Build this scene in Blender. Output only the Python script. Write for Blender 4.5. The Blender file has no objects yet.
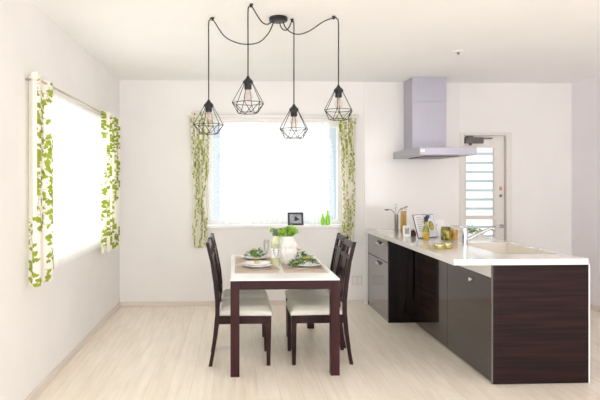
import bpy, bmesh, math, random
import numpy as np
from mathutils import Vector, Matrix

C = bpy.context.scene.collection
PI = math.pi
R = math.radians

# ------------------------------------------------------------------ helpers
def new():
    return bmesh.new()

def add_box(bm, x0, x1, y0, y1, z0, z1):
    v = [bm.verts.new(p) for p in ((x0,y0,z0),(x1,y0,z0),(x1,y1,z0),(x0,y1,z0),
                                   (x0,y0,z1),(x1,y0,z1),(x1,y1,z1),(x0,y1,z1))]
    for f in ((0,3,2,1),(4,5,6,7),(0,1,5,4),(1,2,6,5),(2,3,7,6),(3,0,4,7)):
        bm.faces.new([v[i] for i in f])
    return v

def add_lathe(bm, prof, n=24, c=(0,0,0), cap=True):
    rings = []
    for r, z in prof:
        rings.append([bm.verts.new((c[0]+r*math.cos(2*PI*k/n), c[1]+r*math.sin(2*PI*k/n), c[2]+z)) for k in range(n)])
    for a, b in zip(rings, rings[1:]):
        for k in range(n):
            bm.faces.new((a[k], a[(k+1)%n], b[(k+1)%n], b[k]))
    if cap:
        if prof[0][0] > 1e-5: bm.faces.new(list(reversed(rings[0])))
        if prof[-1][0] > 1e-5: bm.faces.new(rings[-1])

def add_tube(bm, pts, rad, n=8, closed=False):
    pts = [Vector(p) for p in pts]
    m = len(pts)
    rr = rad if isinstance(rad, (list, tuple)) else [rad]*m
    rings = []
    prev = None
    for i, p in enumerate(pts):
        if closed:
            d = pts[(i+1)%m] - pts[i-1]
        else:
            d = pts[min(i+1, m-1)] - pts[max(i-1, 0)]
        d.normalize()
        if prev is None:
            up = Vector((0,0,1)) if abs(d.z) < .9 else Vector((1,0,0))
            a = d.cross(up).normalized()
        else:
            a = (prev - d*prev.dot(d)).normalized()
        prev = a
        b = d.cross(a)
        rings.append([bm.verts.new(p + (a*math.cos(2*PI*k/n) + b*math.sin(2*PI*k/n))*rr[i]) for k in range(n)])
    pairs = list(zip(rings, rings[1:]))
    if closed: pairs.append((rings[-1], rings[0]))
    for a, b in pairs:
        for k in range(n):
            bm.faces.new((a[k], a[(k+1)%n], b[(k+1)%n], b[k]))
    if not closed:
        bm.faces.new(list(reversed(rings[0]))); bm.faces.new(rings[-1])

def add_prism(bm, poly, axis, a, b):
    """extrude a 2-D polygon along axis 'x' | 'y' | 'z' from a to b"""
    def P(u, v, w):
        return {'x': (w, u, v), 'y': (u, w, v), 'z': (u, v, w)}[axis]
    A = [bm.verts.new(P(u, v, a)) for u, v in poly]
    B = [bm.verts.new(P(u, v, b)) for u, v in poly]
    n = len(poly)
    bm.faces.new(A); bm.faces.new(list(reversed(B)))
    for k in range(n):
        bm.faces.new((A[k], B[k], B[(k+1)%n], A[(k+1)%n]))

def add_beam(bm, rows):
    """loft of rectangles: rows = list of (cx, cy, z, hx, hy)"""
    rings = []
    for cx, cy, z, hx, hy in rows:
        rings.append([bm.verts.new(p) for p in ((cx-hx,cy-hy,z),(cx+hx,cy-hy,z),(cx+hx,cy+hy,z),(cx-hx,cy+hy,z))])
    for a, b in zip(rings, rings[1:]):
        for k in range(4):
            bm.faces.new((a[k], a[(k+1)%4], b[(k+1)%4], b[k]))
    bm.faces.new(list(reversed(rings[0]))); bm.faces.new(rings[-1])

def add_leaf(bm, base, d, up, L, Wd):
    d = Vector(d).normalized(); up = Vector(up)
    s = d.cross(up)
    if s.length < 1e-4: s = d.cross(Vector((1,0,.2)))
    s.normalize(); n = s.cross(d)
    B = Vector(base)
    rows = [(0,0.08,0),(.3,.75,.06),(.6,1.0,.05),(.85,.6,-.05),(1,0.05,-.16)]
    L3 = []
    for t, w, h in rows:
        c = B + d*L*t + n*h*L
        L3.append((bm.verts.new(c - s*Wd*w*.5 + n*.10*L*w), bm.verts.new(c), bm.verts.new(c + s*Wd*w*.5 + n*.10*L*w)))
    for a, b in zip(L3, L3[1:]):
        bm.faces.new((a[0], a[1], b[1], b[0])); bm.faces.new((a[1], a[2], b[2], b[1]))

def obj(name, bm, mat, parent=None, smooth=False, bevel=0, loc=None, seg=2, subs=0, recalc=True):
    if recalc:
        bmesh.ops.recalc_face_normals(bm, faces=bm.faces)
    me = bpy.data.meshes.new(name)
    bm.to_mesh(me); bm.free()
    mats = mat if isinstance(mat, (list, tuple)) else [mat]
    for m in mats: me.materials.append(m)
    if smooth:
        for p in me.polygons: p.use_smooth = True
    o = bpy.data.objects.new(name, me); C.objects.link(o)
    if parent is not None: o.parent = parent
    if loc is not None: o.location = loc
    if bevel:
        b = o.modifiers.new('b', 'BEVEL'); b.width = bevel; b.segments = seg; b.limit_method = 'ANGLE'; b.angle_limit = R(40)
        if smooth is None: pass
    if subs:
        s = o.modifiers.new('s', 'SUBSURF'); s.levels = subs; s.render_levels = subs
    return o

def smooth_by_angle(o, ang=35):
    me = o.data
    for p in me.polygons: p.use_smooth = True
    try:
        me.set_sharp_from_angle(angle=R(ang))
    except Exception:
        pass
    return o

def thing(name, label, cat, loc=(0,0,0), rotz=0, group=None):
    o = bpy.data.objects.new(name, None); C.objects.link(o)
    o.empty_display_size = .05
    o.location = loc; o.rotation_euler = (0,0,rotz)
    o['label'] = label; o['category'] = cat
    if group: o['group'] = group
    return o

def tag(o, label, cat, group=None):
    o['label'] = label; o['category'] = cat
    if group: o['group'] = group
    return o

def struct(name, bm, mat, **k):
    o = obj(name, bm, mat, **k)
    o['kind'] = 'structure'
    return o

def copy_tree(o, parent=None):
    c = o.copy(); C.objects.link(c)
    if parent is not None: c.parent = parent
    for ch in list(o.children): copy_tree(ch, c)
    return c

# ------------------------------------------------------------------ materials
def mat(name, col, rough=.5, metal=0, spec=.5, coat=0, trans=0, ior=1.45, emit=None, es=0, alpha=1):
    m = bpy.data.materials.new(name); m.use_nodes = True
    b = m.node_tree.nodes['Principled BSDF']
    b.inputs['Base Color'].default_value = (*col, 1)
    b.inputs['Roughness'].default_value = rough
    b.inputs['Metallic'].default_value = metal
    b.inputs['Specular IOR Level'].default_value = spec
    b.inputs['Coat Weight'].default_value = coat
    b.inputs['Transmission Weight'].default_value = trans
    b.inputs['IOR'].default_value = ior
    b.inputs['Alpha'].default_value = alpha
    if emit: 
        b.inputs['Emission Color'].default_value = (*emit, 1); b.inputs['Emission Strength'].default_value = es
    return m

def bsdf(m): return m.node_tree.nodes['Principled BSDF']

def noise_tint(m, c1, c2, scale=(1,1,1), nscale=5, detail=4, lo=.35, hi=.65, distortion=0, bump=0):
    nt = m.node_tree; N = nt.nodes; L = nt.links
    tc = N.new('ShaderNodeTexCoord'); mp = N.new('ShaderNodeMapping'); mp.inputs['Scale'].default_value = scale
    no = N.new('ShaderNodeTexNoise'); no.inputs['Scale'].default_value = nscale; no.inputs['Detail'].default_value = detail
    no.inputs['Distortion'].default_value = distortion
    cr = N.new('ShaderNodeValToRGB')
    cr.color_ramp.elements[0].position = lo; cr.color_ramp.elements[0].color = (*c1, 1)
    cr.color_ramp.elements[1].position = hi; cr.color_ramp.elements[1].color = (*c2, 1)
    L.new(tc.outputs['Object'], mp.inputs['Vector']); L.new(mp.outputs['Vector'], no.inputs['Vector'])
    L.new(no.outputs['Fac'], cr.inputs['Fac']); L.new(cr.outputs['Color'], bsdf(m).inputs['Base Color'])
    if bump:
        bp = N.new('ShaderNodeBump'); bp.inputs['Strength'].default_value = bump; bp.inputs['Distance'].default_value = .002
        L.new(no.outputs['Fac'], bp.inputs['Height']); L.new(bp.outputs['Normal'], bsdf(m).inputs['Normal'])
    return cr

M = {}
M['wall'] = mat('wall_paper', (.86,.835,.815), .85)
noise_tint(M['wall'], (.845,.83,.822), (.87,.855,.847), nscale=2.2, detail=3, bump=.03)
M['wall_right'] = mat('wall_paper_pinkish', (.84,.80,.815), .85)
noise_tint(M['wall_right'], (.86,.825,.86), (.885,.85,.885), nscale=2.2, detail=3, bump=.03)
M['ceiling'] = mat('ceiling_paper', (.85,.835,.81), .9)
noise_tint(M['ceiling'], (.915,.915,.91), (.935,.935,.93), nscale=1.8, detail=3, bump=.03)
M['panel'] = mat('kitchen_wall_panel', (.86,.845,.83), .12, coat=.3)
noise_tint(M['panel'], (.855,.84,.825), (.87,.852,.84), nscale=1.1, detail=2)
M['trim'] = mat('white_trim', (.84,.81,.79), .45)
noise_tint(M['trim'], (.83,.80,.775), (.85,.82,.80), nscale=3)
M['base'] = mat('pale_baseboard', (.75,.68,.62), .5)
noise_tint(M['base'], (.73,.655,.59), (.78,.71,.65), scale=(1,1,8), nscale=4)
M['white'] = mat('white_lacquer', (.88,.87,.86), .25)
noise_tint(M['white'], (.87,.86,.85), (.89,.88,.87), nscale=4)
M['counter'] = mat('white_stone_worktop', (.86,.845,.82), .10, coat=.4)
noise_tint(M['counter'], (.78,.765,.745), (.82,.805,.785), nscale=9, detail=5)
M['sink'] = mat('cream_resin_sink', (.82,.78,.70), .25)
noise_tint(M['sink'], (.81,.77,.69), (.83,.79,.715), nscale=3)

# plank floor: planks run in depth
def floor_mat():
    m = mat('pale_wood_floor', (.7,.6,.47), .33, spec=.5)
    nt = m.node_tree; N = nt.nodes; L = nt.links
    tc = N.new('ShaderNodeTexCoord')
    mp = N.new('ShaderNodeMapping'); mp.inputs['Rotation'].default_value = (0,0,R(90))
    br = N.new('ShaderNodeTexBrick'); br.offset = .37; br.squash = 1
    br.inputs['Scale'].default_value = 1; br.inputs['Brick Width'].default_value = 1.8; br.inputs['Row Height'].default_value = .152
    br.inputs['Mortar Size'].default_value = .0022; br.inputs['Mortar Smooth'].default_value = .3
    br.inputs['Color1'].default_value = (.92,.845,.725,1); br.inputs['Color2'].default_value = (.95,.89,.78,1)
    br.inputs['Mortar'].default_value = (.80,.72,.60,1)
    L.new(tc.outputs['Object'], mp.inputs['Vector']); L.new(mp.outputs['Vector'], br.inputs['Vector'])
    m2 = N.new('ShaderNodeMapping'); m2.inputs['Scale'].default_value = (9,.7,1)
    no = N.new('ShaderNodeTexNoise'); no.inputs['Scale'].default_value = 3; no.inputs['Detail'].default_value = 6; no.inputs['Distortion'].default_value = .6
    L.new(tc.outputs['Object'], m2.inputs['Vector']); L.new(m2.outputs['Vector'], no.inputs['Vector'])
    cr = N.new('ShaderNodeValToRGB')
    cr.color_ramp.elements[0].position = .3; cr.color_ramp.elements[0].color = (.88,.86,.83,1)
    cr.color_ramp.elements[1].position = .7; cr.color_ramp.elements[1].color = (1,1,1,1)
    L.new(no.outputs['Fac'], cr.inputs['Fac'])
    mx = N.new('ShaderNodeMix'); mx.data_type = 'RGBA'; mx.blend_type = 'MULTIPLY'; mx.inputs['Factor'].default_value = 1
    L.new(br.outputs['Color'], mx.inputs['A']); L.new(cr.outputs['Color'], mx.inputs['B'])
    L.new(mx.outputs['Result'], bsdf(m).inputs['Base Color'])
    return m
M['floor'] = floor_mat()

def ebony(name, scale, rough, c1=(.014,.006,.006), c2=(.062,.024,.022), coat=0, spec=.2):
    m = mat(name, c1, rough, coat=coat, spec=spec)
    if coat: bsdf(m).inputs['Coat Roughness'].default_value = .03
    cr = noise_tint(m, c1, c2, scale=scale, nscale=1, detail=6, lo=.42, hi=.68, distortion=.5)
    return m
M['ebony_end'] = ebony('ebony_grain_horizontal', (1.2,1,42), .34, c1=(.011,.0055,.0055), c2=(.034,.013,.0125))
M['ebony_front'] = ebony('ebony_gloss_front', (1,1.2,26), .12, c1=(.014,.007,.005), c2=(.046,.023,.015), coat=.7)
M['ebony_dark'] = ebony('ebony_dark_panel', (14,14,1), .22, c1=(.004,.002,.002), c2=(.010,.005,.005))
M['drawer'] = mat('grey_gloss_drawer', (.085,.072,.07), .10, coat=1)
noise_tint(M['drawer'], (.08,.068,.066), (.092,.078,.076), scale=(1,1,18), nscale=1)
bsdf(M['drawer']).inputs['Coat Roughness'].default_value = .03
M['wood'] = ebony('dark_mahogany', (1.2,1.2,12), .38, c1=(.032,.0085,.010), c2=(.055,.015,.018))
M['wood_v'] = ebony('dark_mahogany_upright', (12,12,1.2), .38, c1=(.032,.0085,.010), c2=(.055,.015,.018))
M['chairwood'] = ebony('dark_chair_wood', (12,12,1.2), .33, c1=(.018,.006,.007), c2=(.042,.014,.015))
M['seat'] = mat('cream_leatherette', (.74,.735,.66), .42)
noise_tint(M['seat'], (.68,.675,.60), (.71,.705,.635), nscale=20, bump=.05)
M['black'] = mat('matt_black_metal', (.012,.012,.013), .4)
noise_tint(M['black'], (.010,.010,.011), (.016,.016,.017), nscale=30)
M['steel'] = mat('brushed_steel', (.52,.52,.57), .42, metal=.55)
noise_tint(M['steel'], (.46,.455,.53), (.475,.47,.545), scale=(30,30,1), nscale=3)
M['steel_side'] = M['steel']
M['filter'] = mat('dark_filter', (.16,.16,.17), .4, metal=.6); noise_tint(M['filter'], (.14,.14,.15), (.18,.18,.19), nscale=60)
M['chrome'] = mat('chrome', (.82,.83,.85), .10, metal=1); noise_tint(M['chrome'], (.62,.63,.66), (.68,.69,.72), nscale=8)
M['rod'] = mat('satin_rod', (.55,.50,.42), .35, metal=.6); noise_tint(M['rod'], (.53,.48,.40), (.57,.52,.44), nscale=9)
M['knob'] = mat('cream_finial', (.83,.80,.70), .3); noise_tint(M['knob'], (.82,.79,.69), (.84,.81,.71), nscale=9)
M['tan'] = mat('tan_woven_mat', (.46,.37,.28), .8); noise_tint(M['tan'], (.56,.46,.37), (.66,.56,.46), scale=(1,6,1), nscale=60, bump=.1)
M['china'] = mat('white_china', (.88,.87,.85), .12); noise_tint(M['china'], (.87,.86,.84), (.89,.88,.86), nscale=5)
M['leaf'] = mat('fresh_leaf', (.16,.36,.03), .45); noise_tint(M['leaf'], (.13,.36,.02), (.50,.72,.12), nscale=35, lo=.3, hi=.7)
M['leaf_dark'] = mat('salad_leaf', (.06,.2,.03), .45); noise_tint(M['leaf_dark'], (.035,.15,.025), (.34,.52,.14), nscale=40, lo=.3, hi=.7)
M['yellow'] = mat('yellow_petal', (.85,.72,.04), .5); noise_tint(M['yellow'], (.82,.66,.03), (.9,.80,.08), nscale=30)
M['lime'] = mat('lime_glass', (.30,.72,.02), .08, coat=.5); noise_tint(M['lime'], (.27,.68,.015), (.34,.78,.03), nscale=8)
M['frame_dark'] = mat('dark_frame', (.018,.02,.028), .3); noise_tint(M['frame_dark'], (.015,.017,.024), (.024,.026,.034), nscale=30)
M['gold'] = mat('spaghetti_gold', (.72,.46,.06), .35); noise_tint(M['gold'], (.55,.30,.012), (.74,.46,.04), scale=(60,60,2), nscale=1.5)
M['goldtin'] = mat('gold_tin', (.72,.60,.26), .25, metal=.7); noise_tint(M['goldtin'], (.56,.50,.26), (.66,.60,.36), nscale=12)
M['tinbody'] = mat('tin_body', (.4,.34,.10), .35, metal=.3); noise_tint(M['tinbody'], (.34,.29,.08), (.5,.44,.16), nscale=18)
M['oil'] = mat('olive_oil', (.50,.42,.02), .06, coat=.8); noise_tint(M['oil'], (.24,.22,.01), (.46,.39,.03), nscale=12)
M['label'] = mat('gold_label', (.80,.60,.10), .5); noise_tint(M['label'], (.42,.24,.02), (.70,.52,.08), nscale=28)
M['olive'] = mat('pickle_jar_green', (.12,.12,.012), .15, coat=.6); noise_tint(M['olive'], (.05,.055,.006), (.42,.40,.06), nscale=22, lo=.4, hi=.68)
M['amber'] = mat('amber_jar', (.55,.33,.06), .15, coat=.6); noise_tint(M['amber'], (.40,.20,.03), (.72,.50,.14), nscale=22)
M['cork'] = mat('pale_lid', (.76,.60,.42), .5); noise_tint(M['cork'], (.72,.55,.37), (.80,.65,.47), nscale=40)
M['brown'] = mat('brown_ceramic', (.09,.03,.016), .2); noise_tint(M['brown'], (.06,.018,.010), (.13,.045,.022), nscale=20)
M['greymetal'] = mat('grey_brown_steel', (.26,.235,.21), .3, metal=.7); noise_tint(M['greymetal'], (.23,.205,.18), (.30,.275,.25), nscale=12)
M['paper'] = mat('paper', (.86,.85,.86), .5); noise_tint(M['paper'], (.85,.84,.85), (.87,.86,.87), nscale=9)
M['lcd'] = mat('grey_display', (.33,.36,.36), .25); noise_tint(M['lcd'], (.30,.33,.33), (.37,.40,.40), nscale=50)
M['closer'] = mat('bronze_closer', (.15,.13,.125), .4, metal=.4); noise_tint(M['closer'], (.13,.115,.11), (.17,.15,.145), nscale=15)
M['doorwhite'] = mat('cream_door', (.78,.75,.715), .4); noise_tint(M['doorwhite'], (.77,.74,.70), (.795,.765,.73), nscale=3)
M['louvre'] = mat('teal_grey_louvre', (.20,.30,.33), .5); noise_tint(M['louvre'], (.60,.76,.82), (.66,.82,.88), nscale=10)
M['red'] = mat('red_marker', (.6,.10,.06), .4); noise_tint(M['red'], (.60,.28,.22), (.68,.34,.27), nscale=20)
M['winepale'] = mat('pale_wine_glass', (.62,.66,.40), .05, coat=.8); noise_tint(M['winepale'], (.56,.61,.33), (.70,.73,.50), nscale=9)
M['foil'] = mat('grey_foil', (.20,.215,.24), .3, metal=.5); noise_tint(M['foil'], (.18,.195,.22), (.23,.245,.27), nscale=30)
M['shrub'] = mat('shrub_leaf', (.12,.22,.06), .6); noise_tint(M['shrub'], (.08,.16,.03), (.22,.33,.10), nscale=14)
M['ground'] = mat('pale_gravel', (.62,.58,.53), .9); noise_tint(M['ground'], (.55,.51,.46), (.68,.64,.59), nscale=20)
M['outlet'] = mat('pale_outlet', (.74,.71,.69), .4); noise_tint(M['outlet'], (.73,.70,.68), (.755,.725,.705), nscale=6)

def thin_glass(name, tint=(1,1,1), gloss=.08):
    m = bpy.data.materials.new(name); m.use_nodes = True
    nt = m.node_tree; N = nt.nodes; L = nt.links; N.remove(N['Principled BSDF'])
    tr = N.new('ShaderNodeBsdfTransparent'); tr.inputs['Color'].default_value = (*tint, 1)
    gl = N.new('ShaderNodeBsdfGlossy'); gl.inputs['Roughness'].default_value = .03
    lw = N.new('ShaderNodeLayerWeight'); lw.inputs['Blend'].default_value = .35
    mp = N.new('ShaderNodeMapRange'); mp.inputs['To Min'].default_value = gloss*.4; mp.inputs['To Max'].default_value = min(.75, gloss*5)
    mx = N.new('ShaderNodeMixShader')
    L.new(lw.outputs['Facing'], mp.inputs['Value']); L.new(mp.outputs['Result'], mx.inputs['Fac'])
    L.new(tr.outputs[0], mx.inputs[1]); L.new(gl.outputs[0], mx.inputs[2])
    L.new(mx.outputs[0], N['Material Output'].inputs['Surface'])
    return m
M['glass'] = thin_glass('window_glass')
M['glassware'] = thin_glass('clear_glassware', (.965,.975,.97), .12)
M['bulb'] = thin_glass('bulb_glass', (.97,.95,.93), .12)
M['filament'] = mat('copper_filament', (.75,.36,.26), .4); 
noise_tint(M['filament'], (.78,.50,.44), (.86,.60,.52), nscale=50)

def sheer():
    m = bpy.data.materials.new('sheer_voile'); m.use_nodes = True
    nt = m.node_tree; N = nt.nodes; L = nt.links; N.remove(N['Principled BSDF'])
    tc = N.new('ShaderNodeTexCoord'); no = N.new('ShaderNodeTexNoise'); no.inputs['Scale'].default_value = 60
    cr = N.new('ShaderNodeValToRGB'); cr.color_ramp.elements[0].color = (.90,.90,.885,1); cr.color_ramp.elements[1].color = (.96,.96,.95,1)
    L.new(tc.outputs['Object'], no.inputs['Vector']); L.new(no.outputs['Fac'], cr.inputs['Fac'])
    d = N.new('ShaderNodeBsdfDiffuse'); t = N.new('ShaderNodeBsdfTranslucent'); tr = N.new('ShaderNodeBsdfTransparent')
    L.new(cr.outputs['Color'], d.inputs['Color']); L.new(cr.outputs['Color'], t.inputs['Color'])
    a = N.new('ShaderNodeMixShader'); a.inputs['Fac'].default_value = .62
    b = N.new('ShaderNodeMixShader'); b.inputs['Fac'].default_value = .05
    L.new(d.outputs[0], a.inputs[1]); L.new(t.outputs[0], a.inputs[2])
    L.new(a.outputs[0], b.inputs[1]); L.new(tr.outputs[0], b.inputs[2])
    L.new(b.outputs[0], N['Material Output'].inputs['Surface'])
    return m
M['sheer'] = sheer()

def leafcloth():
    m = bpy.data.materials.new('leaf_print_cloth'); m.use_nodes = True
    nt = m.node_tree; N = nt.nodes; L = nt.links; N.remove(N['Principled BSDF'])
    at = N.new('ShaderNodeAttribute'); at.attribute_name = 'print'
    d = N.new('ShaderNodeBsdfDiffuse'); t = N.new('ShaderNodeBsdfTranslucent')
    L.new(at.outputs['Color'], d.inputs['Color']); L.new(at.outputs['Color'], t.inputs['Color'])
    a = N.new('ShaderNodeMixShader'); a.inputs['Fac'].default_value = .28
    L.new(d.outputs[0], a.inputs[1]); L.new(t.outputs[0], a.inputs[2])
    L.new(a.outputs[0], N['Material Output'].inputs['Surface'])
    return m
M['leafcloth'] = leafcloth()

# ------------------------------------------------------------------ room shell
XL, XR, YB, YF, ZC = -1.323, 4.0, 6.375, -1.6, 2.60
TH = .16
bm = new(); add_box(bm, XL-TH, XR+TH, YF, YB+TH, -.06, 0); struct('floor', bm, M['floor'])
bm = new(); add_box(bm, XL-TH, XR+TH, YF, YB+TH, ZC, ZC+.08); struct('ceiling', bm, M['ceiling'])
# left wall with the window opening
LW = (3.66, 5.62, .90, 1.99)
bm = new()
add_box(bm, XL-TH, XL, YF, LW[0], 0, ZC); add_box(bm, XL-TH, XL, LW[1], YB+TH, 0, ZC)
add_box(bm, XL-TH, XL, LW[0], LW[1], 0, LW[2]); add_box(bm, XL-TH, XL, LW[0], LW[1], LW[3], ZC)
struct('wall_left', bm, M['wall'])
# back wall with window and door openings
BW = (-.31, 1.265, .915, 2.135)
DO = (2.668, 3.248, 0, 2.0)
bm = new()
add_box(bm, XL, BW[0], YB, YB+TH, 0, ZC)
add_box(bm, BW[0], BW[1], YB, YB+TH, 0, BW[2]); add_box(bm, BW[0], BW[1], YB, YB+TH, BW[3], ZC)
add_box(bm, BW[1], DO[0], YB, YB+TH, 0, ZC)
add_box(bm, DO[0], DO[1], YB, YB+TH, DO[3], ZC)
add_box(bm, DO[1], XR, YB, YB+TH, 0, ZC)
struct('wall_back', bm, M['wall'])
bm = new(); add_box(bm, XR, XR+TH, YF, YB+TH, 0, ZC); struct('wall_right', bm, M['wall_right'])
# glossy kitchen wall panel between window and door
bm = new(); add_box(bm, 1.528, 2.645, YB-.006, YB, 0, ZC-.001); struct('trim_1', bm, M['panel'])
bm = new(); add_box(bm, 1.512, 1.528, YB-.009, YB, 0, ZC-.001); struct('trim_2', bm, M['white'])
# baseboards
bm = new(); add_box(bm, XL, 1.512, YB-.012, YB, 0, .055); struct('baseboard_back', bm, M['base'], bevel=.003)
bm = new(); add_box(bm, DO[1]+.05, XR, YB-.012, YB, 0, .055); struct('baseboard_back.001', bm, M['base'], bevel=.003)
bm = new(); add_box(bm, XL, XL+.012, YF, YB-.012, 0, .055); struct('baseboard_left', bm, M['base'], bevel=.003)
bm = new(); add_box(bm, XR-.012, XR, YF, YB-.012, 0, .055); struct('baseboard_right', bm, M['base'], bevel=.003)

# windows
def window(name, axis, a0, a1, z0, z1, d0, d1):
    root = bpy.data.objects.new(name, None); C.objects.link(root); root['kind'] = 'structure'
    f = new(); w = .05
    def bx(bm, u0, u1, v0, v1, e0, e1):
        if axis == 'x': add_box(bm, u0, u1, e0, e1, v0, v1)
        else: add_box(bm, e0, e1, u0, u1, v0, v1)
    bx(f, a0, a0+w, z0, z1, d0, d1); bx(f, a1-w, a1, z0, z1, d0, d1)
    bx(f, a0+w, a1-w, z0, z0+w, d0, d1); bx(f, a0+w, a1-w, z1-w, z1, d0, d1)
    mid = (a0+a1)/2
    bx(f, mid-.018, mid+.018, z0+w, z1-w, d0, d1)
    fo = obj('window_frame', f, M['white'], root, bevel=.003)
    dm = (d0+d1)/2
    for u0, u1 in ((a0+w, mid-.018), (mid+.018, a1-w)):
        g = new(); bx(g, u0, u1, z0+w, z1-w, dm-.003, dm+.003); obj('window_pane', g, M['glass'], fo)
    return root
w1 = window('window_1', 'x', BW[0], BW[1], BW[2]+.02, BW[3], YB+.115, YB+.155)
w2 = window('window_2', 'y', LW[0], LW[1], LW[2], LW[3], XL-.15, XL-.10)
# sill board of the back window
bm = new(); add_box(bm, BW[0]-.03, BW[1]+.03, YB-.03, YB+.10, BW[2]-.022, BW[2]+.012); struct('trim_3', bm, M['white'], bevel=.004)

# ------------------------------------------------------------------ door
door = bpy.data.objects.new('door_1', None); C.objects.link(door); door['kind'] = 'structure'
x0, x1, zt = DO[0], DO[1], DO[3]
bm = new()
add_box(bm, x0-.022, x0+.03, YB-.014, YB+.12, 0, zt+.004)
add_box(bm, x1-.045, x1+.022, YB-.014, YB+.12, 0, zt+.004)
add_box(bm, x0+.03, x1-.045, YB-.014, YB+.12, zt-.022, zt+.004)
add_box(bm, x0-.022, x1+.022, YB-.014, YB+.0, zt+.004, zt+.014)
obj('door_frame', bm, M['doorwhite'], door, bevel=.003)
lx0, lx1 = x0+.034, x1-.053
gx0, gx1 = 2.735, 3.075            # glazed part
gz = ((.32, .985), (1.03, 1.835))
y0, y1 = YB+.03, YB+.07
bm = new()
add_box(bm, lx0, gx0, y0, y1, .01, zt-.026); add_box(bm, gx1, lx1, y0, y1, .01, zt-.026)
add_box(bm, gx0, gx1, y0, y1, .01, gz[0][0]); add_box(bm, gx0, gx1, y0, y1, gz[0][1], gz[1][0]); add_box(bm, gx0, gx1, y0, y1, gz[1][1], zt-.026)
leafo = obj('door_leaf', bm, M['doorwhite'], door)
bm = new()
for a, b in gz:      # glazing beads
    add_box(bm, gx0-.012, gx0, y0-.006, y0, a-.012, b+.012); add_box(bm, gx1, gx1+.012, y0-.006, y0, a-.012, b+.012)
    add_box(bm, gx0, gx1, y0-.006, y0, a-.012, a); add_box(bm, gx0, gx1, y0-.006, y0, b, b+.012)
obj('glazing_bead', bm, M['doorwhite'], leafo)
for a, b in gz:
    g = new(); add_box(g, gx0, gx1, y0+.012, y0+.017, a, b); obj('door_pane', g, M['glass'], leafo)
zz = [1.766 - .109*k for k in range(14)]
for z in zz:
    if z < .36 or .97 < z < 1.05: continue
    s = new(); add_box(s, gx0, gx1, y0+.024, y0+.030, z-.014, z+.014); obj('louvre_bar', s, M['louvre'], leafo)
# lever handle and locks
bm = new(); add_lathe(bm, [(.0,0),(.024,.0),(.024,.008),(.012,.012),(.012,.045),(0,.045)], 16)
bmesh.ops.rotate(bm, verts=bm.verts, cent=(0,0,0), matrix=Matrix.Rotation(R(90),3,'X'))
bmesh.ops.translate(bm, verts=bm.verts, vec=(lx1-.035, y0, .905))
add_tube(bm, [(lx1-.035, y0-.042, .905),(lx1-.07, y0-.045, .905),(lx1-.155, y0-.042, .902)], [.010,.010,.008], 10)
obj('door_handle', bm, M['chrome'], leafo, smooth=True)
bm = new(); add_box(bm, lx1-.058, lx1-.026, y0-.008, y0, 1.33, 1.375); obj('lock_indicator', bm, M['red'], leafo, bevel=.002)
bm = new(); add_lathe(bm, [(0,0),(.017,0),(.017,.012),(.009,.016),(0,.016)], 16)
bmesh.ops.rotate(bm, verts=bm.verts, cent=(0,0,0), matrix=Matrix.Rotation(R(90),3,'X'))
bmesh.ops.translate(bm, verts=bm.verts, vec=(lx1-.042, y0, 1.265)); obj('lock_knob', bm, M['greymetal'], leafo, smooth=True)
# closer
bm = new(); add_box(bm, lx0+.005, lx0+.225, y0-.055, y0-.002, 1.885, 1.955); obj('door_closer', bm, M['closer'], leafo, bevel=.006)
bm = new(); add_box(bm, lx0+.03, lx0+.10, y0-.05, y0-.005, 1.955, 1.972); add_box(bm, lx0+.06, lx0+.085, y0-.045, y0-.02, 1.860, 1.885)
add_box(bm, lx0+.21, lx0+.33, y0-.05, y0-.03, 1.935, 1.95)
obj('closer_arm', bm, M['closer'], leafo, bevel=.002)
bm = new(); add_box(bm, lx0+.235, lx0+.315, y0-.006, y0, 1.87, 1.925); obj('closer_plate', bm, M['white'], leafo, bevel=.002)

# outside, seen through the door glass
bm = new(); add_box(bm, -6, 12, YB+TH, YB+14, -.25, -.12); struct('ground_outside', bm, M['ground'])
rng = random.Random(5)
sh = thing('garden_shrub', 'small green shrub in the garden outside the glazed door', 'shrub', (3.30, YB+1.25, -.12))
bm = new()
for k in range(340):
    th = rng.random()*2*PI; ph = rng.random()*PI; rr = .20*rng.random()**.4
    p = Vector((rr*math.sin(ph)*math.cos(th), rr*math.sin(ph)*math.sin(th)*.8, .78+rr*math.cos(ph)*.7))
    add_leaf(bm, p, (rng.uniform(-1,1),rng.uniform(-1,1),rng.uniform(-.3,1)), (0,0,1), .06, .032)
obj('foliage', bm, M['shrub'], sh, recalc=False)
bm = new(); add_tube(bm, [(0,0,0),(.01,0,.35),(0,.01,.75)], [.02,.016,.01], 8); obj('stem', bm, M['brown'], sh, smooth=True)

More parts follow.
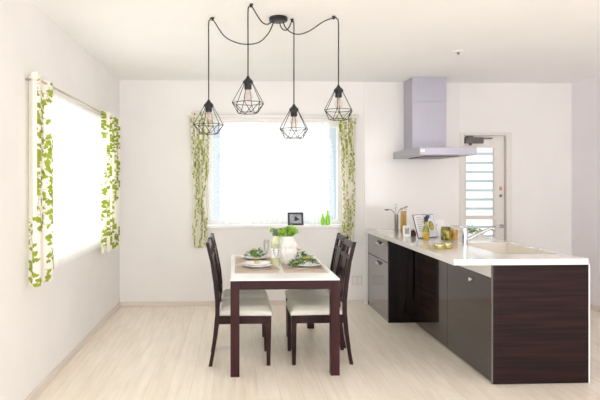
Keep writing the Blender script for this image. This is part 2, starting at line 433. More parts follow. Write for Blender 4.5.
# ------------------------------------------------------------------ curtains
def leaf_print(U, V, width, height, seed, size=.034, tone=(.31,.38,.05)):
    """colour of a hanging-leaf print for arrays of cloth coordinates"""
    rg = random.Random(seed)
    col = np.empty((len(U), 3)); col[:] = (.96,.935,.87)
    green = np.zeros(len(U)); shade = np.ones(len(U)); stem = np.zeros(len(U))
    nv = max(3, int(round(width/.078)))
    for k in range(nv):
        u0 = (k+.5)*width/nv
        ph = rg.random()*6.28
        vine = u0 + .018*np.sin(V*9+ph) + .008*np.sin(V*23+ph*2)
        on = (np.sin(V*5.2+ph*1.7) > -.55)
        stem = np.maximum(stem, ((np.abs(U-vine) < .0020) & on)*1.0)
        v = rg.random()*.03
        while v < height:
            if math.sin(v*5.2+ph*1.7) > -.72:
                side = rg.choice((-1,1))
                cu = u0 + .018*math.sin(v*9+ph) + .008*math.sin(v*23+ph*2)
                off = rg.uniform(.010,.030)*side
                r = size*rg.uniform(.75,1.15)
                ang = -PI/2 + side*rg.uniform(-.2,.9)
                bu, bv = cu+off, v
                du, dv = U-bu, V-bv
                near = (np.abs(du) < r*1.2) & (np.abs(dv) < r*1.2)
                if near.any():
                    a = du[near]*math.cos(ang)+dv[near]*math.sin(ang)
                    b = -du[near]*math.sin(ang)+dv[near]*math.cos(ang)
                    rad = np.hypot(a, b); th = np.abs(np.arctan2(b, a))
                    ins = (rad < r*(1-.16*(th<.12))) & (th < .95)
                    idx = np.nonzero(near)[0][ins]
                    green[idx] = 1; shade[idx] = rg.uniform(.82,1.2)
                # stalk
                d2 = (np.abs(V-(bv+.004)) < .0026) & (np.minimum(cu,bu) < U) & (U < np.maximum(cu,bu))
                stem[d2] = 1
            v += rg.uniform(.016,.028)
    st = stem > 0
    col[st] = (.60,.52,.36)
    g = green > 0
    col[g] = np.array(tone)*shade[g][:,None]
    return col

def cloth(name, fn, ns, nz, mat_, parent, colfn=None, closed=False):
    """grid surface: fn(s, t) -> point, s across 0..1, t up 0..1"""
    verts = []; 
    for j in range(nz+1):
        for i in range(ns+1):
            verts.append(fn(i/ns, j/nz))
    faces = [(j*(ns+1)+i, j*(ns+1)+i+1, (j+1)*(ns+1)+i+1, (j+1)*(ns+1)+i) for j in range(nz) for i in range(ns)]
    me = bpy.data.meshes.new(name); me.from_pydata(verts, [], faces); me.update()
    for p in me.polygons: p.use_smooth = True
    me.materials.append(mat_)
    if colfn:
        s = np.tile(np.linspace(0,1,ns+1), nz+1); t = np.repeat(np.linspace(0,1,nz+1), ns+1)
        c = colfn(s, t)
        at = me.color_attributes.new('print', 'FLOAT_COLOR', 'POINT')
        at.data.foreach_set('color', np.concatenate([c, np.ones((len(c),1))], axis=1).astype(np.float32).ravel())
    o = bpy.data.objects.new(name, me); C.objects.link(o)
    if parent is not None: o.parent = parent
    return o

def interp(tab, z):
    for (z0, *a), (z1, *b) in zip(tab, tab[1:]):
        if z0 <= z <= z1:
            f = (z-z0)/(z1-z0); f = f*f*(3-2*f)
            return [p+(q-p)*f for p, q in zip(a, b)]
    return list(tab[-1][1:]) if z > tab[-1][0] else list(tab[0][1:])

GC = 'leaf-print curtains'
def tied_curtain(label, prof, zb, zt, yc, seed, folds, W, tie_z):
    cx = (prof[0][1]+prof[0][2])/2
    root = thing('leaf_print_curtain', label, 'curtain', (cx, yc, zb), 0, GC)
    ph = seed*1.3
    def fn(s, t):
        z = zb+(zt-zb)*t
        a, b = interp(prof, z)
        amp = .034*min(1, (b-a)/.2)
        ss = s + .012*math.sin(z*5+s*7)
        x = a+(b-a)*s + .006*math.sin(z*4+s*9)
        y = amp*math.sin(2*PI*folds*ss+ph) + .006*math.sin(13*s+z*3)
        return (x-cx, y, z-zb)
    cf = lambda s, t: leaf_print(s*W, t*(zt-zb), W, zt-zb, seed, .030, (.42,.48,.085))
    cloth('drape', fn, 120, 300, M['leafcloth'], root, cf)
    # tie band
    a, b = interp(prof, tie_z)
    pts = []
    for k in range(24):
        th = 2*PI*k/24
        pts.append(((a+b)/2-cx + (b-a)/2*1.06*math.cos(th), .046*math.sin(th), tie_z-zb + .012*math.cos(th)))
    bm = new()
    vs = []
    for p in pts:
        vs.append((bm.verts.new((p[0],p[1],p[2]-.018)), bm.verts.new((p[0],p[1],p[2]+.018))))
    for k in range(24):
        q, r_ = vs[k], vs[(k+1)%24]
        bm.faces.new((q[0], r_[0], r_[1], q[1]))
    o = obj('tieback', bm, M['leafcloth'], root, smooth=True)
    at = o.data.color_attributes.new('print', 'FLOAT_COLOR', 'POINT')
    cc = np.array([(.80,.74,.58,1) if (k//2)%5 else (.36,.42,.06,1) for k in range(48)], dtype=np.float32)
    at.data.foreach_set('color', cc.ravel())
    return root

YC = YB-.085
tied_curtain('narrow leaf-print curtain tied back at the left side of the back window',
             [(.68,-.478,-.325),(1.0,-.485,-.312),(1.27,-.458,-.338),(1.6,-.488,-.298),(2.235,-.515,-.275)], .68, 2.235, YC, 3, 4, .46, 1.27)
tied_curtain('narrow leaf-print curtain tied back at the right side of the back window, beside the kitchen',
             [(.70,1.235,1.375),(1.0,1.235,1.375),(1.25,1.235,1.375),(1.6,1.215,1.375),(2.215,1.165,1.400)], .70, 2.215, YC, 8, 4, .46, 1.25)

def path_curtain(label, pts, zb, zt, seed, W, ns, folds, amp, cfseed, size, plain=0):
    root = thing('leaf_print_curtain', label, 'curtain', (pts[0][0], pts[0][1], zb), 0, GC)
    P = [Vector((x, y)) for x, y in pts]
    seg = [(b-a).length for a, b in zip(P, P[1:])]; tot = sum(seg)
    def at(s):
        d = s*tot
        for (a, b), l in zip(zip(P, P[1:]), seg):
            if d <= l+1e-9: return a+(b-a)*(d/l), (b-a).normalized()
            d -= l
        return P[-1], (P[-1]-P[-2]).normalized()
    o0 = P[0]
    def cf(s, t):
        c = leaf_print(s*W, t*(zt-zb), W, zt-zb, cfseed, size)
        k = (s*W < plain) & (t > .33); c[k] = (.93,.91,.86)
        return c
    def fn(s, t):
        p, d = at(s)
        n = Vector((-d.y, d.x))
        q = p + n*(amp*math.sin(2*PI*folds*s+seed+t*.5) * (.5+.5*min(1, s*4)))
        return (q.x-o0.x, q.y-o0.y, (zt-zb)*t)
    cloth('drape', fn, ns, 280, M['leafcloth'], root, cf)
    return root
path_curtain('leaf-print curtain hanging at the near end of the left wall window',
             [(-1.314,3.56),(-1.258,3.485),(-1.238,3.53),(-1.238,3.83)], .765, 2.095, .4, .30, 150, 2.0, .010, 21, .034, .082)
path_curtain('leaf-print curtain hanging at the far end of the left wall window, near the corner',
             [(-1.235,5.20),(-1.235,5.82)], .755, 2.10, 1.0, .52, 170, 6.5, .034, 33, .036)

# sheers
def sheer_curtain(label, axis, a0, a1, c, zb, zt, folds, amp):
    loc = ((a0, c, zb) if axis == 'x' else (c, a0, zb))
    def fn(s, t):
        w = amp*(math.sin(2*PI*folds*s + .8*math.sin(s*17)) + .35*math.sin(2*PI*folds*2.3*s+t))*(.55+.45*(1-t))
        u = (a1-a0)*s
        return (u, w, (zt-zb)*t) if axis == 'x' else (w, u, (zt-zb)*t)
    o = cloth('sheer_curtain', fn, 300, 8, M['sheer'], None)
    o.location = loc
    return tag(o, label, 'curtain', 'white sheer curtains')
sheer_curtain('white sheer curtain over the back window above the sill', 'x', -.175, 1.105, YB+.050, BW[2]+.03, BW[3]-.004, 24, .014)
sheer_curtain('white sheer curtain over the left wall window', 'y', 3.60, 5.72, XL+.035, .81, 2.055, 26, .014)

# rods
r1 = thing('curtain_rod', 'pale curtain rod with round finials above the back window', 'curtain rod', (.45, YC, 2.180))
bm = new(); add_tube(bm, [(-.965,0,0),(.945,0,0)], .020, 14); obj('rod', bm, M['white'], r1, smooth=True)
for sx in (-.975, .955):
    bm = new(); bmesh.ops.create_uvsphere(bm, u_segments=16, v_segments=10, radius=.023, matrix=Matrix.Translation((sx,0,.012))); obj('finial', bm, M['knob'], r1, smooth=True)
for sx in (-.93, .94):
    bm = new(); add_tube(bm, [(sx,0,0),(sx,YB-YC,0)], .008, 8); obj('bracket', bm, M['white'], r1, smooth=True)
r2 = thing('curtain_rod', 'thin metal curtain rod with round finials above the left wall window', 'curtain rod', (-1.245, 4.63, 2.072))
bm = new(); add_tube(bm, [(0,-1.13,0),(0,1.22,0)], .0085, 10); obj('rod', bm, M['rod'], r2, smooth=True)
for sy in (-1.145, 1.23):
    bm = new(); bmesh.ops.create_uvsphere(bm, u_segments=16, v_segments=10, radius=.028, matrix=Matrix.Translation((0,sy,.012))); obj('finial', bm, M['knob'], r2, smooth=True)
for sy in (-1.09, 1.16):
    bm = new(); add_tube(bm, [(0,sy,0),(XL+1.245,sy,0)], .007, 8); obj('bracket', bm, M['rod'], r2, smooth=True)

# ------------------------------------------------------------------ things on the sill
pf = thing('photo_frame', 'small dark picture frame standing on the window sill', 'picture frame', (.705, YB-.020, BW[2]+.012), R(4))
def frame_geo(bm, w, h, b, d):
    add_box(bm, -w/2, -w/2+b, 0, d, 0, h); add_box(bm, w/2-b, w/2, 0, d, 0, h)
    add_box(bm, -w/2+b, w/2-b, 0, d, 0, b); add_box(bm, -w/2+b, w/2-b, 0, d, h-b, h)
bm = new(); frame_geo(bm, .185, .15, .022, .018); o = obj('border', bm, M['frame_dark'], pf, bevel=.002); o.rotation_euler = (R(-8),0,0)
ph = mat('grey_photo', (.4,.42,.46), .35); noise_tint(ph, (.30,.32,.36), (.52,.55,.60), nscale=14)
bm = new(); add_box(bm, -.071, .071, .009, .014, .02, .13); o = obj('photo', bm, ph, pf); o.rotation_euler = (R(-8),0,0)
bm = new()
add_prism(bm, [(-.03,.06),(.0,.05),(.035,.06),(.05,.082),(.03,.078),(.02,.095),(-.005,.075)], 'y', .0065, .0088)
o2 = obj('photo_shape', bm, M['frame_dark'], o)
bm = new(); add_prism(bm, [(.012,.10),(.014,.10),(.042,.0),(.037,.0)], 'x', -.01, .01); obj('easel_leg', bm, M['frame_dark'], pf)

def bottle_bm(prof): 
    bm = new(); add_lathe(bm, prof, 20); return bm
GB = 'lime green bottles on the sill'
o = obj('decor_bottle', bottle_bm([(0,0),(.022,0),(.024,.008),(.024,.06),(.018,.085),(.009,.10),(.009,.118),(.012,.12),(.012,.128),(0,.128)]), M['lime'], smooth=True, loc=(1.020, YB-.006, BW[2]+.012))
tag(o, 'shorter lime green bottle on the window sill', 'bottle', GB)
o = obj('decor_bottle', bottle_bm([(0,0),(.026,0),(.028,.008),(.028,.085),(.02,.11),(.010,.13),(.010,.155),(.013,.158),(.013,.168),(0,.168)]), M['lime'], smooth=True, loc=(1.080, YB-.002, BW[2]+.012))
tag(o, 'taller lime green bottle on the window sill', 'bottle', GB)

# outlet on the wall
op = thing('wall_outlet', 'pale double wall outlet low beside the kitchen drawers', 'outlet', (1.425, YB, .28))
bm = new(); add_box(bm, -.06, .06, -.008, 0, -.055, .055); obj('cover_plate', bm, M['outlet'], op, bevel=.003)
for dx in (-.028, .028):
    bm = new(); add_box(bm, dx-.018, dx+.018, -.011, -.008, -.036, .036); obj('socket', bm, M['trim'], op, bevel=.002)

# ceiling downlight
dl = thing('ceiling_fitting', 'small white round fitting on the ceiling in front of the hood', 'ceiling fitting', (2.0, 4.85, ZC))
bm = new(); add_lathe(bm, [(0,-.012),(.03,-.012),(.045,-.004),(.048,0),(0,0)], 24); obj('rim', bm, M['trim'], dl, smooth=True)
bm = new(); add_lathe(bm, [(0,-.03),(.010,-.03),(.012,-.012),(0,-.012)], 12); obj('nozzle', bm, M['greymetal'], dl, smooth=True)

# ------------------------------------------------------------------ spider pendant lamp
pl = thing('spider_pendant_lamp', 'black four-cord ceiling pendant lamp with geometric wire cages over the table', 'pendant lamp', (.309, 3.92, ZC))
ox, oy = .309, 3.92
bm = new(); add_lathe(bm, [(0,-.030),(.056,-.030),(.065,-.026),(.066,-.004),(.063,0),(0,0)], 32)
obj('ceiling_rose', bm, M['black'], pl, smooth=True).data.set_sharp_from_angle(angle=R(40))
def catmull(P, n=10):
    P = [Vector(p) for p in P]; out = []
    Q = [P[0]*2-P[1]] + P + [P[-1]*2-P[-2]]
    for i in range(1, len(Q)-2):
        for k in range(n):
            t = k/n; a, b, c, d = Q[i-1:i+3]
            out.append(.5*((2*b)+(c-a)*t+(2*a-5*b+4*c-d)*t*t+(3*b-a-3*c+d)*t**3))
    out.append(P[-1]); return out
lamps = [  # lamp x, y, holder-top z, hook x, drape mids as (fraction hook->rose, drop)
    (-.188, 3.942, 2.006, -.160, [(.18,.115),(.37,.165),(.56,.18),(.76,.165),(.91,.10)], (-.030,.0)),
    ( .086, 3.632, 2.117,  .108, [(.22,.035),(.48,.068),(.74,.062)], (-.040,-.01)),
    ( .425, 3.955, 1.979,  .412, [(.3,.055),(.6,.072),(.9,.05)], (.012,.02)),
    ( .733, 3.872, 2.105,  .700, [(.2,.025),(.46,.085),(.66,.11),(.82,.10),(.95,.06)], (.034,.0)),
]
cage0 = None
for (lx, ly, lz, hx, mids, ro) in lamps:
    top = Vector((hx-ox, ly-oy, -.012)); end = Vector((ro[0], ro[1], -.028))
    P = [Vector((lx-ox, ly-oy, lz-ZC)), Vector((lx-ox, ly-oy, -.25)), Vector((lx-ox, ly-oy, -.05)),
         Vector((lx-ox+(hx-lx)*.35, ly-oy, -.018)), top]
    for f, dr in mids:
        q = top.lerp(end, f); q.z = -.012-dr; P.append(q)
    P.append(end)
    bm = new(); add_tube(bm, catmull(P, 8), .0042, 8); obj('cord', bm, M['black'], pl, smooth=True)
    bm = new(); add_lathe(bm, [(0,-.022),(.008,-.022),(.009,-.012),(.013,-.004),(.013,0),(0,0)], 12, (hx-ox, ly-oy, 0)); obj('ceiling_hook', bm, M['black'], pl, smooth=True)
    base = Vector((lx-ox, ly-oy, lz-ZC))
    if cage0 is None:
        bm = new(); n = 6; wr = .0023
        T = [Vector((.030*math.cos(2*PI*k/n+.26), .030*math.sin(2*PI*k/n+.26), -.034)) for k in range(n)]
        Mi = [Vector((.108*math.cos(2*PI*k/n+.26), .108*math.sin(2*PI*k/n+.26), -.172)) for k in range(n)]
        Bo = [Vector((.066*math.cos(2*PI*(k+.5)/n+.26), .066*math.sin(2*PI*(k+.5)/n+.26), -.238)) for k in range(n)]
        for k in range(n):
            add_tube(bm, [T[k], Mi[k]], wr, 6); add_tube(bm, [Mi[k], Mi[(k+1)%n]], wr, 6)
            add_tube(bm, [Mi[k], Bo[k]], wr, 6); add_tube(bm, [Mi[k], Bo[k-1]], wr, 6)
            add_tube(bm, [Bo[k], Bo[(k+1)%n]], wr, 6); add_tube(bm, [T[k], T[(k+1)%n]], wr, 6)
        cage0 = obj('wire_cage', bm, M['black'], pl); cage0.location = base
        bm = new(); add_lathe(bm, [(0,.006),(.008,.006),(.011,-.004),(.034,-.028),(.034,-.044),(.024,-.046),(.024,-.080),(.020,-.082),(0,-.082)], 20)
        h = obj('lamp_holder', bm, M['black'], cage0, smooth=True); h.data.set_sharp_from_angle(angle=R(40))
        bm = new(); add_lathe(bm, [(.012,-.078),(.015,-.090),(.026,-.112),(.029,-.130),(.024,-.148),(.012,-.158),(0,-.160)], 18, cap=False)
        obj('bulb', bm, M['bulb'], cage0, smooth=True)
        bm = new()
        pts = [(.007*math.cos(t*1.1), .007*math.sin(t*1.1), -.098-.0022*t) for t in range(18)]
        add_tube(bm, pts, .0026, 6); add_tube(bm, [(0,0,-.08),(0,0,-.135)], .0018, 6)
        obj('filament', bm, M['filament'], cage0, smooth=True)
    else:
        c = copy_tree(cage0, pl); c.location = base

# ------------------------------------------------------------------ dining table
TX0, TX1, TY0, TY1, TZ = -.033, .770, 4.015, 5.385, .715
tcx, tcy = (TX0+TX1)/2, (TY0+TY1)/2
hw, hl = (TX1-TX0)/2, (TY1-TY0)/2
tb = thing('dining_table', 'rectangular dining table with glossy white top and dark mahogany legs', 'table', (tcx, tcy, 0))
bm = new(); add_box(bm, -hw, hw, -hl, hl, TZ-.014, TZ); obj('tabletop', bm, M['white'], tb, bevel=.003)
lw = .066
bm = new()
add_box(bm, -hw+lw, hw-lw, -hl+.004, -hl+.03, TZ-.078, TZ-.014); add_box(bm, -hw+lw, hw-lw, hl-.03, hl-.004, TZ-.078, TZ-.014)
add_box(bm, -hw+.004, -hw+.03, -hl+lw, hl-lw, TZ-.078, TZ-.014); add_box(bm, hw-.03, hw-.004, -hl+lw, hl-lw, TZ-.078, TZ-.014)
obj('apron', bm, M['wood'], tb)
for sx in (-1,1):
    for sy in (-1,1):
        bm = new()
        x_ = sx*(hw-lw/2); y_ = sy*(hl-lw/2)
        add_box(bm, x_-lw/2, x_+lw/2, y_-lw/2, y_+lw/2, 0, TZ-.014)
        obj('leg', bm, M['wood_v'], tb, bevel=.003)

# ------------------------------------------------------------------ chairs (local +x is the front)
def make_chair(label, loc, rotz):
    t = thing('dining_chair', label, 'chair', loc, rotz, 'chairs round the dining table')
    hwid = .198
    # cushion: rounded slab, slightly wider at the front
    bm = new()
    nx, ny = 10, 10
    def sp(i, j, top):
        u = i/nx; v = j/ny*2-1
        x = -.205+.418*u
        half = (.186+.016*u)
        y = v*half
        e = max(abs(v), abs(2*u-1))
        edge = max(0, (e-.72)/.28)
        z = (.452 - .030*edge**2.2 + .006*(1-v*v)) if top else .386
        k = 1 - (.012*edge if not top else .02*edge**3)
        return (x if 0 < i < nx else x + (.006 if i == 0 else -.006)*(1 if top else 0), y*k, z)
    for top in (1, 0):
        g = [[bm.verts.new(sp(i, j, top)) for j in range(ny+1)] for i in range(nx+1)]
        for i in range(nx):
            for j in range(ny):
                bm.faces.new((g[i][j], g[i+1][j], g[i+1][j+1], g[i][j+1]))
        if top: gt = g
    border = lambda g: [g[i][0] for i in range(nx)]+[g[nx][j] for j in range(ny)]+[g[i][ny] for i in range(nx,0,-1)]+[g[0][j] for j in range(ny,0,-1)]
    A, B = border(gt), border(g)
    for k in range(len(A)):
        bm.faces.new((A[k], A[(k+1)%len(A)], B[(k+1)%len(A)], B[k]))
    smooth_by_angle(obj('seat', bm, M['seat'], t, bevel=.008, seg=3), 60)
    # seat frame
    bm = new()
    add_box(bm, -.21, .19, -hwid+.004, -hwid+.026, .325, .386); add_box(bm, -.21, .19, hwid-.026, hwid-.004, .325, .386)
    add_box(bm, .168, .19, -hwid+.026, hwid-.026, .325, .386); add_box(bm, -.215, -.195, -hwid+.026, hwid-.026, .325, .386)
    obj('seat_frame', bm, M['chairwood'], t, bevel=.002)
    # front legs
    for sy in (-1,1):
        bm = new(); y_ = sy*(hwid-.018)
        add_beam(bm, [(.183,y_,0,.014,.014),(.183,y_,.386,.021,.018)])
        obj('leg', bm, M['chairwood'], t, bevel=.002)
    # rear legs run up into the back posts
    prof = [(-.268,0),(-.250,.10),(-.228,.25),(-.214,.40),(-.214,.50),(-.228,.64),(-.255,.80),(-.292,.955)]
    for sy in (-1,1):
        bm = new(); y_ = sy*(hwid-.014)
        add_beam(bm, [(x, y_, z, .017 if .2 < z < .75 else (.014 if z < .2 else .013), .014) for x, z in prof])
        smooth_by_angle(obj('leg', bm, M['chairwood'], t, bevel=.002), 30)
    def bx_at(z):
        for (a, z0), (b, z1) in zip(prof, prof[1:]):
            if z0 <= z <= z1: return a+(b-a)*(z-z0)/(z1-z0)
    def plate(bm, ya, yb, za, zb, th=.009, n=5):
        add_beam(bm, [(bx_at(za+(zb-za)*k/n), (ya+yb)/2, za+(zb-za)*k/n, th, (yb-ya)/2) for k in range(n+1)])
    # backrest: two top rails with square openings, broad central splat and two thin slats
    bk = new(); w = hwid-.028
    plate(bk, -w, w, .905, .950, .010, 2); plate(bk, -w, w, .815, .845, .010, 2)
    plate(bk, -.026, .026, .845, .905, .010, 2)
    plate(bk, -w, -w+.028, .845, .905, .010, 2); plate(bk, w-.028, w, .845, .905, .010, 2)
    b = obj('backrest', bk, M['chairwood'], t, bevel=.002)
    bk = new(); plate(bk, -w, w, .470, .505, .010, 2); obj('lower_rail', bk, M['chairwood'], b, bevel=.002)
    bk = new(); plate(bk, -.080, .080, .500, .818, .006, 6); obj('splat', bk, M['chairwood'], b)
    for y_ in (-.125, .125):
        bk = new(); plate(bk, y_-.014, y_+.014, .500, .818, .006, 6); obj('slat', bk, M['chairwood'], b)
    return t
ch0 = make_chair('dark wooden chair with cream seat at the near left side of the table', (.078, 4.452, 0), 0)
for lab, loc, rz in (('dark wooden chair with cream seat at the far left side of the table', (.082, 4.880, 0), 0),
                     ('dark wooden chair with cream seat at the near right side of the table', (.642, 4.452, 0), PI),
                     ('dark wooden chair with cream seat at the far right side of the table', (.672, 4.878, 0), PI)):
    c = copy_tree(ch0); c.location = loc; c.rotation_euler = (0,0,rz); c['label'] = lab

# ------------------------------------------------------------------ things on the table
def placemat(label, x, y):
    bm = new(); add_box(bm, -.172, .172, -.225, .225, 0, .003)
    o = obj('placemat', bm, M['tan'], loc=(x, y, TZ)); tag(o, label, 'placemat', 'tan placemats')
    return o
pm = placemat('tan placemat at the near left place of the table', .172, 4.50)
for lab, x, y in (('tan placemat at the far left place of the table', .172, 5.03),
                  ('tan placemat at the near right place of the table', .562, 4.50),
                  ('tan placemat at the far right place of the table', .562, 5.03)):
    c = copy_tree(pm); c.location = (x, y, TZ); c['label'] = lab

PLATE = [(0,.004),(.055,.004),(.06,.0),(.066,.0),(.075,.006),(.122,.020),(.126,.022),(.124,.025),(.075,.012),(.06,.009),(0,.009)]
pb = new(); add_lathe(pb, PLATE, 36, cap=False)
pz = TZ+.003
pl0 = obj('dinner_plate', pb, M['china'], smooth=True, loc=(.185, 4.57, pz)); tag(pl0, 'white plate with a yellow flower on top at the near left place', 'plate', 'white dinner plates')
plates = {}
for lab, x, y in (('white plate of salad at the far left place', .185, 5.06),
                  ('white plate of salad at the near right place', .605, 4.60),
                  ('white plate behind the vase at the far right place', .60, 5.06)):
    c = copy_tree(pl0); c.location = (x, y, pz); c['label'] = lab
# smaller bowl-plate stacked on the near left plate
bm = new(); add_lathe(bm, [(0,.002),(.05,.002),(.055,0),(.06,.002),(.105,.026),(.108,.030),(.104,.031),(.06,.012),(0,.010)], 36, cap=False)
tag(obj('soup_plate', bm, M['china'], smooth=True, loc=(.185, 4.57, pz+.0095)), 'white soup plate stacked on the near left dinner plate', 'plate')

def flower(label, x, y, z, r=.028):
    t = thing('yellow_flower', label, 'flower', (x, y, z), 0, 'yellow flowers on the plates')
    bm = new()
    for ring, (n, tilt, s) in enumerate(((8,.35,1),(7,.9,.8))):
        for k in range(n):
            th = 2*PI*(k+.5*ring)/n
            add_leaf(bm, (0,0,.004), (math.cos(th), math.sin(th), tilt), (0,0,1), r*s, r*.75)
    obj('petals', bm, M['yellow'], t, recalc=False)
    bm = new(); bmesh.ops.create_uvsphere(bm, u_segments=10, v_segments=8, radius=r*.34, matrix=Matrix.Translation((0,0,r*.35))); obj('flower_head', bm, M['yellow'], t, smooth=True)
    return t
f0 = flower('yellow flower lying on the stacked near left plates', .178, 4.635, pz+.028, .030)
def salad(label, x, y, z, rx, ry, n, seed, h=.05, size=.045):
    rg = random.Random(seed)
    bm = new()
    for k in range(n):
        th = rg.random()*2*PI; q = rg.random()**.6
        p = (rx*q*math.cos(th), ry*q*math.sin(th), .008+h*(1-q*q)*rg.random())
        add_leaf(bm, p, (math.cos(th)+rg.uniform(-.8,.8), math.sin(th)+rg.uniform(-.8,.8), rg.uniform(-.1,.8)), (0,0,1), size*rg.uniform(.7,1.2), size*rg.uniform(.55,.85))
    o = obj('salad_greens', bm, M['leaf_dark'], loc=(x, y, z), recalc=False)
    return tag(o, label, 'salad', 'green salads')
salad('green leafy salad on the far left plate', .185, 5.06, pz+.012, .080, .075, 60, 4, .07)
salad('green leafy salad on the near right plate', .610, 4.60, pz+.014, .068, .068, 52, 7, .05)
salad('bright sprig of herbs spilling over the left rim of the near right plate', .478, 4.515, pz+.004, .030, .035, 44, 12, .05, .034)
salad('green leafy salad on the far right plate behind the vase', .60, 5.06, pz+.014, .065, .065, 50, 15, .04)
for lab, x, y, z in (('yellow flower tucked in the far left salad', .170, 5.02, pz+.085), ('yellow flower on the near right salad', .595, 4.58, pz+.062),
                     ('yellow flower on the far right salad, right of the vase', .585, 5.04, pz+.075)):
    c = copy_tree(f0); c.location = (x, y, z); c['label'] = lab

# cutlery by the near left plate
def fork(label, loc, rz):
    bm = new()
    add_tube(bm, [(-.085,0,.004),(-.02,0,.005),(.03,0,.006)], [.005,.0035,.003], 8)
    add_prism(bm, [(.03,-.003),(.042,-.011),(.055,-.011),(.055,.011),(.042,.011),(.03,.003)], 'z', .004, .007)
    for k in range(4):
        y_ = -.0095+k*.00633; add_box(bm, .054, .092, y_-.0016, y_+.0016, .004, .0065)
    o = obj('fork', bm, M['chrome'], loc=loc); o.rotation_euler = (0,0,rz); return tag(o, label, 'fork')
fork('silver fork lying in front of the near left plate', (.215, 4.415, pz), R(14))
def knife(label, loc, rz):
    bm = new(); add_tube(bm, [(-.10,0,.005),(-.01,0,.005)], [.006,.005], 8)
    add_prism(bm, [(-.012,-.004),(.09,-.010),(.105,.0),(.10,.006),(-.012,.005)], 'z', .004, .006)
    o = obj('knife', bm, M['chrome'], loc=loc); o.rotation_euler = (0,0,rz); return tag(o, label, 'knife')
knife('silver knife lying on the near right placemat', (.60, 4.44, pz), R(8))

# white vase and greens
vx, vy = .452, 4.74
vs = thing('vase', 'large white ceramic vase of green leaves at the table centre', 'vase', (vx, vy, TZ))
bm = new()
add_lathe(bm, [(0,0),(.048,0),(.055,.006),(.072,.05),(.083,.11),(.082,.16),(.073,.205),(.066,.232),(.070,.245),(.064,.243),(.060,.228),(.068,.20),(.0,.19)], 40)
o = obj('body', bm, M['china'], vs, smooth=True)
bm = new()
for k in range(5):       # raised petal relief
    th = -PI/2 + (k-2)*.36
    for s in range(2):
        add_leaf(bm, (.076*math.cos(th), .076*math.sin(th), .07+.055*s), (.25*math.cos(th)*.3, .3*math.sin(th)*.3, 1), (math.cos(th), math.sin(th), 0), .09, .05)
obj('relief', bm, M['china'], vs, recalc=False, smooth=True)
rg = random.Random(3); bm = new(); st = new()
for k in range(26):
    th = rg.random()*2*PI; ln = rg.uniform(.03,.085)
    if k < 6: th = PI-rg.uniform(.1,.75); ln = rg.uniform(.09,.135)     # a spray hanging out to the left
    end = Vector((math.cos(th)*ln, math.sin(th)*ln*.8+(.03 if k < 6 else 0), (.245+rg.uniform(.015,.08)) if k >= 6 else rg.uniform(.235,.30)))
    root_ = Vector((math.cos(th)*.03, math.sin(th)*.03, .205))
    mid = root_.lerp(end, .5)+Vector((0,0,.025))
    add_tube(st, [root_, mid, end], .0022, 5)
    for j in range(8):
        q = mid.lerp(end, rg.uniform(.25,1.1))
        add_leaf(bm, q, (rg.uniform(-1,1)+math.cos(th)*.4, rg.uniform(-1,.6), rg.uniform(-.7,.6)), (0,-.5,1), rg.uniform(.026,.042), rg.uniform(.028,.042))
bq = thing('leafy_bouquet', 'bunch of bright green leaves standing in the white vase', 'bouquet', (vx, vy, TZ))
obj('foliage', bm, M['leaf'], bq, recalc=False); obj('stems', st, M['leaf_dark'], bq)

# wine bottle
wb = thing('wine_bottle', 'pale wine bottle with grey foil neck beside the vase', 'bottle', (.342, 4.66, TZ))
bm = new(); add_lathe(bm, [(0,0),(.034,0),(.037,.006),(.037,.19),(.033,.215),(.018,.243),(.0145,.255),(.0145,.262)], 24); obj('body', bm, M['winepale'], wb, smooth=True)
bm = new(); add_lathe(bm, [(.0150,.250),(.0155,.255),(.0155,.300),(.017,.301),(.017,.312),(.013,.314),(0,.314)], 20, cap=False); obj('foil', bm, M['foil'], wb, smooth=True)
bm = new(); add_lathe(bm, [(.0374,.07),(.0376,.071),(.0376,.150),(.0374,.151)], 24, cap=False); obj('label', bm, M['paper'], wb, smooth=True)

# champagne flutes
fb = new(); add_lathe(fb, [(0,0),(.030,0),(.031,.002),(.012,.006),(.0045,.014),(.004,.075),(.010,.088),(.020,.115),(.0255,.150),(.025,.205),(.0240,.205),(.0245,.150),(.019,.117),(.009,.092),(0,.086)], 24, cap=False)
fl0 = obj('champagne_flute', fb, M['glassware'], smooth=True, loc=(.335, 4.46, TZ)); tag(fl0, 'clear champagne flute in front of the wine bottle', 'glass', 'champagne flutes')
for lab, x, y in (('clear champagne flute to the left of the wine bottle', .275, 4.80), ('clear champagne flute near the right edge of the vase', .50, 5.02)):
    c = copy_tree(fl0); c.location = (x, y, TZ); c['label'] = lab

# ------------------------------------------------------------------ peninsula kitchen
CX0, CX1, CY0, CY1, CZ0, CZ1 = 1.530, 2.497, 3.785, YB-.008, .840, .882
IX = 1.812
SX0, SX1, SY0, SY1 = 2.00, 2.44, 4.04, 4.84
bm = new()       # worktop with the sink cut-out, from boxes round the opening
for a in ((CX0,SX0,CY0,CY1),(SX1,CX1,CY0,CY1),(SX0,SX1,CY0,SY0),(SX0,SX1,SY1,CY1)):
    add_box(bm, a[0], a[1], a[2], a[3], CZ0, CZ1)
bmesh.ops.remove_doubles(bm, verts=bm.verts, dist=1e-5)
o = obj('worktop', bm, M['counter']); tag(o, 'long white glossy worktop over the dark kitchen peninsula', 'worktop')
